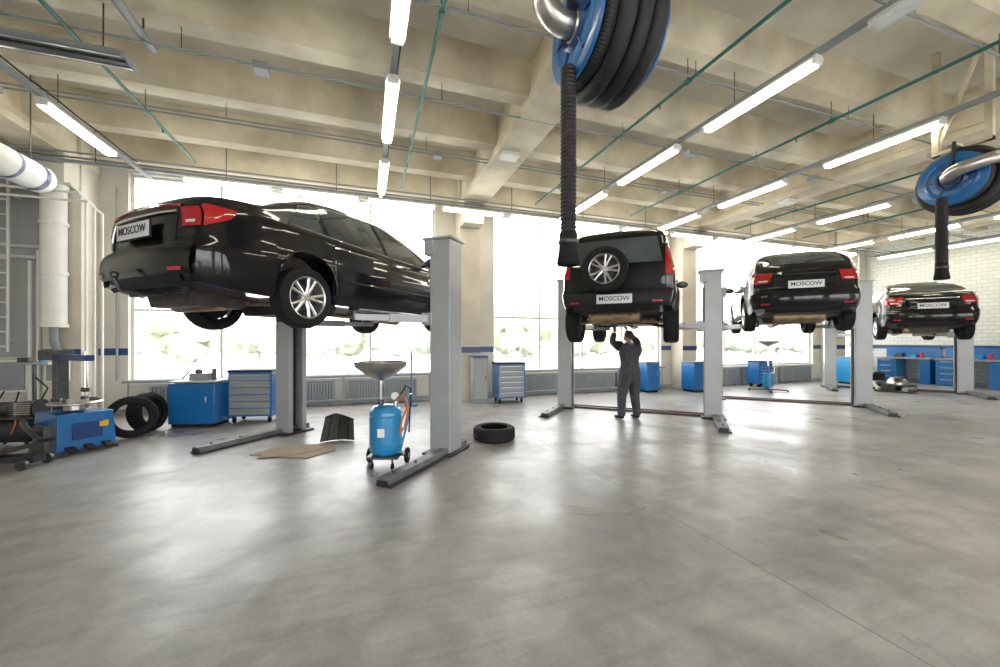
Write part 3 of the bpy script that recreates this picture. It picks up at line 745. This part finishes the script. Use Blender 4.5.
# oil drainer
b=B()
b.lathe([(.02,.14),(.15,.15),(.185,.19),(.19,.24),(.19,.62),(.185,.67),(.14,.72),(.05,.735),(.001,.735)],blue2,seg=32)
for z in (.26,.60): b.lathe([(.19,z),(.196,z+.008),(.19,z+.016)],blue2,seg=32)
b.box((0,-.192,.43),(.08,.012,.10),white)
b.cyl((-.25,.12,.09),(.25,.12,.09),.012,darkst)
for x in (-.23,.23): b.lathe([(.085,-.02),(.09,-.012),(.09,.012),(.085,.02),(.03,.022),(.03,-.022)],rubber,(x,.12,.09),(1,0,0),24,close=True); b.cyl((x-.022,.12,.09),(x+.022,.12,.09),.035,alloy,seg=14)
b.box((0,-.02,.13),(.36,.3,.03),darkst)
for x in (-.12,.12): b.cyl((x,-.15,.02),(x,-.15,.13),.012,darkst); b.lathe([(.035,-.012),(.035,.012)],rubber,(x,-.15,.035),(1,0,0),14,capends=True)
b.cyl((-.06,0,.73),(-.06,0,1.10),.02,steel); b.cyl((-.06,0,.73),(-.06,0,.8),.035,darkst)
b.lathe([(.03,1.02),(.05,1.06),(.17,1.12),(.285,1.20),(.30,1.25),(.31,1.25),(.295,1.19),(.18,1.10),(.06,1.04),(.03,1.02)],steel,(-.06,0,0),seg=36)
b.cyl((-.06,0,.98),(-.06,0,1.05),.035,steel)
b.tube([(.16,.05,.15),(.24,.08,.5),(.26,.1,.78),(.30,.02,.86),(.30,-.08,.86)],.014,blue2,8)
b.cyl((.12,0,.72),(.12,0,.80),.03,chrome); b.lathe([(.045,-.01),(.045,.01)],white,(.12,-.03,.84),(0,1,0),16,capends=True)
pts=[(.12,-.02,.78),(.2,-.1,.86),(.27,-.15,.84),(.31,-.16,.7),(.27,-.18,.5),(.22,-.2,.42),(.24,-.16,.6),(.3,-.12,.74)]
b.tube(pts,.011,orange,8); b.tube([(.10,.05,.75),(.22,.1,.95),(.30,.02,.92),(.3,-.02,.75),(.28,0,.4)],.010,blackpl,8)
b.obj('oil_drain_tank',P3(-1.38,4.70),R(-19))
# tyres
def tyre(name,loc,rot):
    r=.315; h=.10; b=B(); rr=.205
    b.lathe([(rr,-h*.9),(rr+.02,-h),(r*.88,-h),(r*.97,-h*.82),(r,-h*.45),(r,h*.45),(r*.97,h*.82),(r*.88,h),(rr+.02,h),(rr,h*.9),(rr+.03,h*.6),(r-.03,0),(rr+.03,-h*.6)],rubber,ax=(0,0,1),seg=44,close=True)
    for k in range(44):
        a=2*math.pi*k/44; b.box((r*math.cos(a),r*math.sin(a),0),(.008,.02,h*1.3),blackpl,rot=(0,0,math.degrees(a)))
    return b.obj(name,loc,rot)
x,y=S(-.09,5.95); tyre('car_tyre',(x,y,.10),(0,0,0))
x,y=S(-5.70,6.02); tyre('car_tyre',(x,y,.325),(R(80),0,R(30)))
tyre('car_tyre',(-3.42,8.0,.325),(R(84),0,R(72)))
# cardboard
b=B(); b.prism([(-.5,-.28),(.32,-.34),(.5,.05),(.35,.3),(-.2,.26),(-.42,.1)],(0,0,.002),(1,0,0),(0,1,0),(0,0,.010),card)
b.prism([(-.3,-.42),(.0,-.3),(.3,.0),(.2,.34),(-.3,.1)],(0,0,.012),(1,0,0),(0,1,0),(0,0,.006),card)
b.obj('cardboard_sheet',P3(-2.75,5.32),R(-25))
# engine splash shield leaning
b=B()
def f(a,q): 
    x=lerp(-.24,.24,a); return (x*(1-.15*q),.10*math.sin(a*math.pi)+.22*q,.01+.36*q*(1-.35*abs(a-.3)))
b.grid(f,14,10,darkst); b.grid(lambda a,q:Vector(f(a,q))+Vector((0,.012,0)),14,10,darkst)
for a in (.2,.5,.8): b.tube([Vector(f(a,q/8))+Vector((0,-.006,0)) for q in range(9)],.008,blackpl,6)
b.tube([f(q/12,1) for q in range(13)],.01,blackpl,6)
b.beam((0,.24,.30),(0,.44,.02),.03,.02,darkst)
b.obj('engine_splash_shield',P3(-2.42,5.78),R(-5),recalc=False)

def tool_cart(name,loc,rot,w=.72,dp=.45,h=.92,n=6,front=greyp,body=blue):
    b=B(); b.box((0,0,.12+(h-.16)/2),(w,dp,h-.16),body); b.box((0,0,h-.02),(w+.03,dp+.03,.04),blackpl,top=(.98,.98))
    zz=.15; hh=(h-.22)/n
    for i in range(n):
        b.box((0,-dp/2-.008,zz+hh/2),(w-.06,.016,hh-.012),front); b.box((0,-dp/2-.022,zz+hh*.8),(w-.12,.014,.016),steel); zz+=hh
    for x in (-w/2+.07,w/2-.07):
        for y in (-dp/2+.07,dp/2-.07): b.cyl((x-.015,y,.05),(x+.015,y,.05),.05,rubber,seg=16); b.box((x,y,.10),(.05,.05,.04),darkst)
    b.tube([(w/2,-.16,h-.12),(w/2+.06,-.16,h-.08),(w/2+.06,.16,h-.08),(w/2,.16,h-.12)],.012,chrome,8)
    return b.obj(name,loc,rot,bevel=.006)
def cabinet(name,loc,rot,w=.85,dp=.5,h=.78,doors=2,body=blue,top=greyp):
    b=B(); b.box((0,0,.05+(h-.08)/2),(w,dp,h-.1),body); b.box((0,0,h-.015),(w+.02,dp+.02,.03),top); b.box((0,0,.03),(w-.06,dp-.06,.06),blackpl)
    for i in range(doors):
        cx=-w/2+(i+.5)*w/doors; b.box((cx,-dp/2-.006,.05+(h-.08)/2),(w/doors-.02,.014,h-.16),body); b.box((cx+(w/doors*.32 if i%2==0 else -w/doors*.32),-dp/2-.022,h*.6),(.02,.02,.12),steel)
    return b.obj(name,loc,rot,bevel=.006)
cabinet('blue_cabinet',(-2.80,8.35,0),R(-14),.76,.5,.80,1)
tool_cart('tool_cart',(-1.95,8.42,0),R(-14),.76,.45,.97,body=blue)
b=B(); b.box((0,0,.06),(.3,.2,.12),greyp); b.cyl((.2,.02,0),(.2,.02,.2),.035,darkst); b.tube([(-.2,0,.02),(-.1,0,.1),(-.25,.05,.14),(-.3,-.05,.02)],.012,blackpl,6); b.sph((-.05,.0,.15),(.06,.05,.05),darkst)
b.obj('toolbox_clutter',(-2.80,8.38,.80),R(-14))
tool_cart('tool_cart',(3.32,9.0,0),0,.70,.45,.98)
b=B(); b.box((0,0,.55),(.36,.4,1.1),greyp); b.box((0,-.205,.58),(.32,.012,.95),greywall); b.box((.12,-.215,.6),(.02,.015,.12),darkst); b.box((0,0,1.12),(.38,.42,.04),dblue); b.obj('grey_locker',(2.62,9.22,0),0,bevel=.006)
cabinet('blue_cabinet',(9.45,9.1,0),0,.85,.5,.9,2)
cabinet('blue_cabinet',(7.9,9.45,0),0,.45,.4,.9,1)
tool_cart('tool_cart',(12.3,9.35,0),0,.6,.4,.85,front=blue)
cabinet('blue_cabinet',(16.3,9.0,0),0,.8,.45,.95,2,blue2)
for v,t in ((8.55,0),(6.95,1)):
    b=B(); b.box((0,0,.88),(1.5,.7,.05),greyp); b.box((-.45,0,.43),(.55,.62,.82),blue2); b.box((.6,0,.43),(.25,.62,.82),blue)
    for k in range(4): b.box((-.45,-.32,.14+.2*k),(.5,.02,.17),blue); b.box((-.45,-.34,.2+.2*k),(.3,.02,.02),steel)
    b.box((0,.33,1.08),(1.5,.03,.36),blue); b.box((-.2,0,.98),(.2,.2,.15),darkst); b.cyl((.4,0,.9),(.4,0,1.1),.05,redp); b.box((.1,.1,.97),(.25,.15,.13),blue2)
    b.obj('workbench',(18.6,v,0),R(-90),bevel=.005)
cabinet('blue_cabinet',(18.65,5.6,0),R(-90),.7,.5,1.0,2,blue2)
b=B(); b.lathe([(.001,0),(.075,.0),(.08,.02),(.08,.42),(.05,.5),(.02,.52),(.02,.56)],redp,seg=20); b.box((0,0,.57),(.05,.12,.03),blackpl); b.tube([(0,.03,.55),(0,.12,.5),(0,.13,.2)],.012,blackpl,6); b.box((.06,0,.3),(.05,.1,.04),darkst); b.obj('fire_extinguisher',(18.87,6.1,.9),0)
b=B()
for x in (-.5,.5):
    for y in (-.2,.2): b.box((x,y,1.0),(.04,.04,2.0),greyp)
for z in (.15,.75,1.35,1.95): b.box((0,0,z),(1.05,.45,.03),greyp)
for i in range(9): 
    z=(.17,.77,1.37)[i%3]; b.box((-.35+.33*(i//3),0,z+.14),(.24,.3,.26),(yellow,white,dblue,redp)[i%4])
b.obj('parts_shelf',(18.7,4.5,0),R(-90))
# drain stand under the hatchback
b=B(); 
for a in (45,135,225,315): b.beam((0,0,.06),(.48*math.cos(R(a)),.48*math.sin(R(a)),.05),.04,.04,darkst); b.sph((.48*math.cos(R(a)),.48*math.sin(R(a)),.03),.03,rubber,8,6)
b.cyl((0,0,.05),(0,0,.75),.035,blue); b.cyl((0,0,.75),(0,0,1.35),.022,chrome); b.lathe([(.02,1.33),(.06,1.36),(.26,1.46),(.28,1.5),(.27,1.5),(.05,1.38)],steel,seg=28)
b.cyl((0,0,.15),(0,0,.55),.13,blue2,seg=20); b.tube([(.05,0,.5),(.25,0,.55),(.3,0,.9)],.012,chrome,6)
b.obj('oil_drain_stand',P3(8.0,11.6),0)
b=B(); b.sph((0,0,.22),(.35,.25,.2),steel,16,10); b.cyl((.2,0,.22),(.65,.05,.2),.14,steel,r1=.08); b.box((-.3,.15,.12),(.35,.3,.2),darkst); b.cyl((-.5,-.2,.08),(-.1,-.35,.08),.07,steel); b.box((0,0,.02),(1.4,.8,.04),liftd)
b.tube([(-.8,.3,.08),(-.5,.45,.2),(0,.5,.22),(.6,.4,.2),(.9,.2,.08)],.05,steel,8); b.box((.5,-.25,.10),(.25,.25,.12),darkst)
for k in range(6): b.cyl((-.3+.12*k,-.1,.3),(-.3+.12*k,-.1,.42),.03,darkst)
b.obj('removed_gearbox',P3(12.0,11.75),R(20))
b=B()
def g(a,q): x=lerp(-.75,.75,a); return (x,.35*(abs(x)/.75)**2.5,.05+.35*q)
b.grid(lambda a,q:Vector(g(a,q))+Vector((0,-.04*math.sin(math.pi*q),0)),20,6,blackpl); b.grid(lambda a,q:Vector(g(a,q))+Vector((0,.03,0)),20,6,blackpl); b.tube([g(i/20,0) for i in range(21)],.02,blackpl,6); b.tube([Vector(g(i/20,0))-Vector((0,0,.03)) for i in range(21)],.022,blackpl,6)
b.tube([g(i/20,1) for i in range(21)],.02,blackpl,6)
b.obj('removed_bumper',P3(12.9,13.1),R(15),recalc=False)

# tyre changer + compressor at left
b=B(); b.box((0,0,.28),(.60,.70,.50),blue,top=(.92,.92)); b.box((0,0,.03),(.64,.74,.06),darkst)
b.box((0,-.345,.30),(.30,.03,.22),dblue,rot=(4,0,0)); b.box((.16,-.35,.36),(.10,.03,.08),yellow,rot=(4,0,0)); b.box((.30,-.05,.32),(.03,.34,.16),dblue,rot=(0,-3,0)); b.box((.305,.12,.42),(.03,.1,.06),yellow)
b.lathe([(.05,.53),(.12,.55),(.12,.62),(.27,.63),(.28,.65),(.26,.67),(.001,.67)],steel,(0,-.02,0),seg=32)
for k in range(4): a=R(45+90*k); b.box((.20*math.cos(a),-.02+.20*math.sin(a),.69),(.10,.05,.05),darkst,rot=(0,0,45+90*k))
b.box((0,.42,.65),(.13,.13,1.3),darkst); b.box((0,.12,1.27),(.10,1.05,.08),dblue); b.cyl((0,-.28,.85),(0,-.28,1.36),.025,chrome); b.box((0,-.28,.84),(.06,.1,.06),darkst)
b.box((0,.55,1.30),(.30,.22,.14),darkst)
for x in (-.18,0,.18): b.box((x,-.42,.08),(.09,.16,.03),blackpl,rot=(15,0,0))
b.tube([(-.3,.3,.35),(-.45,.1,.45),(-.5,-.2,.4),(-.42,-.35,.25)],.035,darkst,8); b.box((-.40,-.25,.25),(.05,.3,.35),darkst)
b.obj('tyre_changer',P3(-5.90,5.40),R(48),bevel=.006)
b=B(); b.cyl((-.34,0,.22),(.34,0,.22),.17,liftd,seg=28); b.sph((-.34,0,.22),(.07,.168,.168),liftd); b.sph((.34,0,.22),(.07,.168,.168),liftd)
for x in (-.24,.24):
    for y in (-.12,.12): b.cyl((x,y,0),(x,y,.12),.02,blackpl)
b.box((0,0,.41),(.6,.28,.03),darkst); b.cyl((-.28,0,.53),(-.02,0,.53),.10,darkst,seg=20); b.box((.16,0,.53),(.16,.16,.2),darkst)
for k in range(6): b.box((.16,0,.46+.03*k),(.2,.2,.012),steel)
b.cyl((.3,0,.52),(.32,0,.52),.14,blackpl,seg=24); b.tube([(.1,-.1,.4),(.15,-.18,.3),(.1,-.17,.2)],.01,orange,6)
b.obj('air_compressor',P3(-6.95,5.58),R(-10))
b=B(); b.beam((-.6,0,.12),(.35,0,.10),.16,.07,liftd); b.beam((-.1,0,.16),(.4,0,.30),.09,.05,darkst); b.cyl((.42,0,.30),(.42,0,.34),.07,rubber,seg=14)
for x in (-.5,.3):
    b.cyl((x,-.16,.06),(x,.16,.06),.012,darkst)
    for y in (-.15,.15): b.cyl((x,y-.02,.06),(x,y+.02,.06),.06,darkst,seg=16)
b.tube([(-.6,0,.14),(-.85,0,.45),(-1.0,0,.75)],.018,darkst,8); b.cyl((-1.0,-.14,.75),(-1.0,.14,.75),.02,rubber)
b.obj('trolley_jack',P3(-5.85,4.60),R(-10))
b=B(); b.cyl((0,0,.0),(0,0,.03),.22,darkst,seg=24); b.cyl((0,0,.03),(0,0,1.1),.025,darkst); b.box((.0,0,1.12),(.5,.28,.04),greyp); b.cyl((.1,0,1.14),(.1,0,1.3),.04,blue2); b.box((-.12,0,1.18),(.14,.1,.08),darkst); b.tube([(0,0,.9),(.2,-.05,.7),(.1,-.1,.4),(.25,0,.15)],.012,blackpl,6)
b.obj('tool_stand',P3(-7.9,6.6),0)
b=B(); b.cyl((0,0,0),(0,0,.03),.15,blue,seg=20); b.cyl((0,0,.03),(0,0,1.25),.018,blue); b.box((0,0,1.28),(.16,.06,.10),steel); b.obj('work_light_stand',P3(-2.05,9.0),0)

# ---------------------------------------------------------------- WORKER
def skinobj(name,vs,es,mat,parent,sub=2,root=0):
    me=bpy.data.meshes.new(name); me.from_pydata([v[:3] for v in vs],es,[]); me.materials.append(mat)
    o=link(name,me,parent=parent); md=o.modifiers.new('skin','SKIN'); md.use_smooth_shade=True
    d=me.skin_vertices[0].data
    for i,v in enumerate(vs):
        r=v[3]; d[i].radius=r if isinstance(r,tuple) else (r,r)
    for i in range(len(vs)): d[i].use_root=(i==root)
    s2=o.modifiers.new('sub','SUBSURF'); s2.levels=sub; s2.render_levels=sub
    return o
wxy=S(2.50,7.5); wk=empty('mechanic_worker',(wxy[0],wxy[1],0),-R(19-18))
vs=[(0,0,.90,(.20,.16)),(0,.0,1.04,(.185,.145)),(0,.0,1.20,(.21,.15)),(0,.01,1.34,(.20,.13)),(0,.01,1.43,.08),
 (.11,0,.78,.13),(.13,.03,.47,.098),(.15,-.02,.12,.078),
 (-.11,0,.78,.13),(-.14,.05,.47,.098),(-.17,.02,.12,.078),
 (.19,.01,1.385,.09),(.28,.16,1.50,.072),(.17,.28,1.66,.05),
 (-.19,.01,1.385,.09),(-.28,.17,1.48,.072),(-.15,.28,1.66,.05)]
es=[(0,1),(1,2),(2,3),(3,4),(0,5),(5,6),(6,7),(0,8),(8,9),(9,10),(3,11),(11,12),(12,13),(3,14),(14,15),(15,16)]
skinobj('overalls',vs,es,cloth,wk)
for sx,yy in ((.15,-.02),(-.17,.02)):
    skinobj('shoe',[(sx,yy-.06,.045,(.05,.045)),(sx,yy+.02,.05,(.052,.048)),(sx*1.08,yy+.12,.035,(.05,.034)),(sx*1.12,yy+.19,.03,(.038,.028))],[(0,1),(1,2),(2,3)],blackpl,wk,2)
    b=B(); b.lathe([(.062,.07),(.074,.09),(.078,.14),(.07,.18)],cloth,(sx,yy,0),seg=16); b.obj('trouser_hem',parent=wk)
skinobj('neck',[(0,.0,1.38,.055),(0,.02,1.47,.054),(0,.035,1.54,.055)],[(0,1),(1,2)],skin,wk)
he=bpy.data.objects.new('head_pivot',None); sc.collection.objects.link(he); he.parent=wk; he.location=(0,.045,1.585); he.rotation_euler=(R(28),0,R(8))
b=B(); b.sph((0,-.005,.02),(.076,.095,.098),skin,24,16); b.sph((0,.02,-.045),(.058,.068,.06),skin,20,12)
b.sph((0,.095,-.01),(.013,.018,.022),skin,10,8); b.sph((0,.10,-.022),(.017,.014,.010),skin,10,8)
for s_ in (1,-1):
    b.sph((s_*.031,.078,.012),(.013,.010,.008),whitel,10,8); b.sph((s_*.031,.087,.012),(.006,.004,.006),inkm,8,6)
    b.box((s_*.031,.088,.030),(.032,.008,.006),hairm); b.sph((s_*.077,-.005,.0),(.010,.02,.032),skin,10,8)
b.sph((0,.082,-.052),(.024,.010,.007),lipm,10,6)
b.obj('head',parent=he,ang=60)
b=B()
def hf(a,q):
    ph=2*math.pi*a; th=lerp(0,R(100),q)*(1.0-.38*max(0,math.sin(ph)))
    return (.084*math.sin(th)*math.cos(ph),-.008+.102*math.sin(th)*math.sin(ph),.022+.106*math.cos(th))
b.grid(hf,28,10,hairm); b.obj('hair',parent=he,ang=70)
b=B(); b.lathe([(.085,1.42),(.09,1.44),(.08,1.475),(.07,1.48)],cloth2,(0,.012,0),seg=20); b.obj('collar',parent=wk)
def hand(name,wr,dirv,side):
    wr=Vector(wr); d=Vector(dirv).normalized(); x=Vector((1,0,0)); x=(x-d*x.dot(d)).normalized(); n=d.cross(x)
    vs=[tuple(wr)+(.026,), tuple(wr+d*.04)+((.036,.018),), tuple(wr+d*.085)+((.040,.016),)]; es=[(0,1),(1,2)]
    Ls=(.068,.078,.072,.055)
    for i in range(4):
        off=(-.030+.02*i)*side; base=wr+d*.088+x*off; k=len(vs); L=Ls[i]
        vs+= [tuple(base+d*.01)+(.0095,),tuple(base+d*(L*.5)+n*.012)+(.009,),tuple(base+d*(L*.8)+n*.034)+(.008,)]; es+=[(2,k),(k,k+1),(k+1,k+2)]
    k=len(vs); t=-side
    vs+= [tuple(wr+d*.035+x*t*.040+n*.01)+(.011,),tuple(wr+d*.062+x*t*.058+n*.025)+(.010,),tuple(wr+d*.085+x*t*.060+n*.04)+(.009,)]; es+=[(1,k),(k,k+1),(k+1,k+2)]
    skinobj(name,vs,es,skin,wk,1)
hand('hand_right',(.17,.28,1.665),(-.25,.25,1),1); hand('hand_left',(-.15,.28,1.665),(.25,.25,1),-1)
b=B(); b.cyl((-.09,.33,1.79),(.12,.36,1.80),.011,chrome,seg=8); b.cyl((.12,.36,1.78),(.12,.36,1.84),.02,chrome,seg=10); b.obj('wrench',parent=wk)

# ---------------------------------------------------------------- LIGHT
w=bpy.data.worlds.new('World'); sc.world=w; w.use_nodes=True; nt=w.node_tree; bg=nt.nodes['Background']
bg.inputs['Color'].default_value=(.98,.985,.98,1); bg.inputs['Strength'].default_value=4.3
def portal(name,loc,rot,sx,sz):
    l=bpy.data.lights.new(name,'AREA'); l.shape='RECTANGLE'; l.size=sx; l.size_y=sz
    l.cycles.is_portal=True
    link(name,l,loc,rot)
for a,c in wins: portal('portal_light',((a+c)/2,V1+.32,(SILL+HEAD)/2),(R(-90),0,0),c-a,HEAD-SILL)
for a,c in back: portal('portal_light',((a+c)/2,V0-.32,2.2),(R(90),0,0),c-a,4.4)
# ---------------------------------------------------------------- CAMERA
cd=bpy.data.cameras.new('camera'); cam=link('camera',cd,(0,0,1.5),(R(90),0,-R(19)))
cd.lens=14; cd.sensor_width=36; cd.sensor_fit='HORIZONTAL'; cd.shift_y=.0075; cd.clip_start=.05; cd.clip_end=300
sc.camera=cam
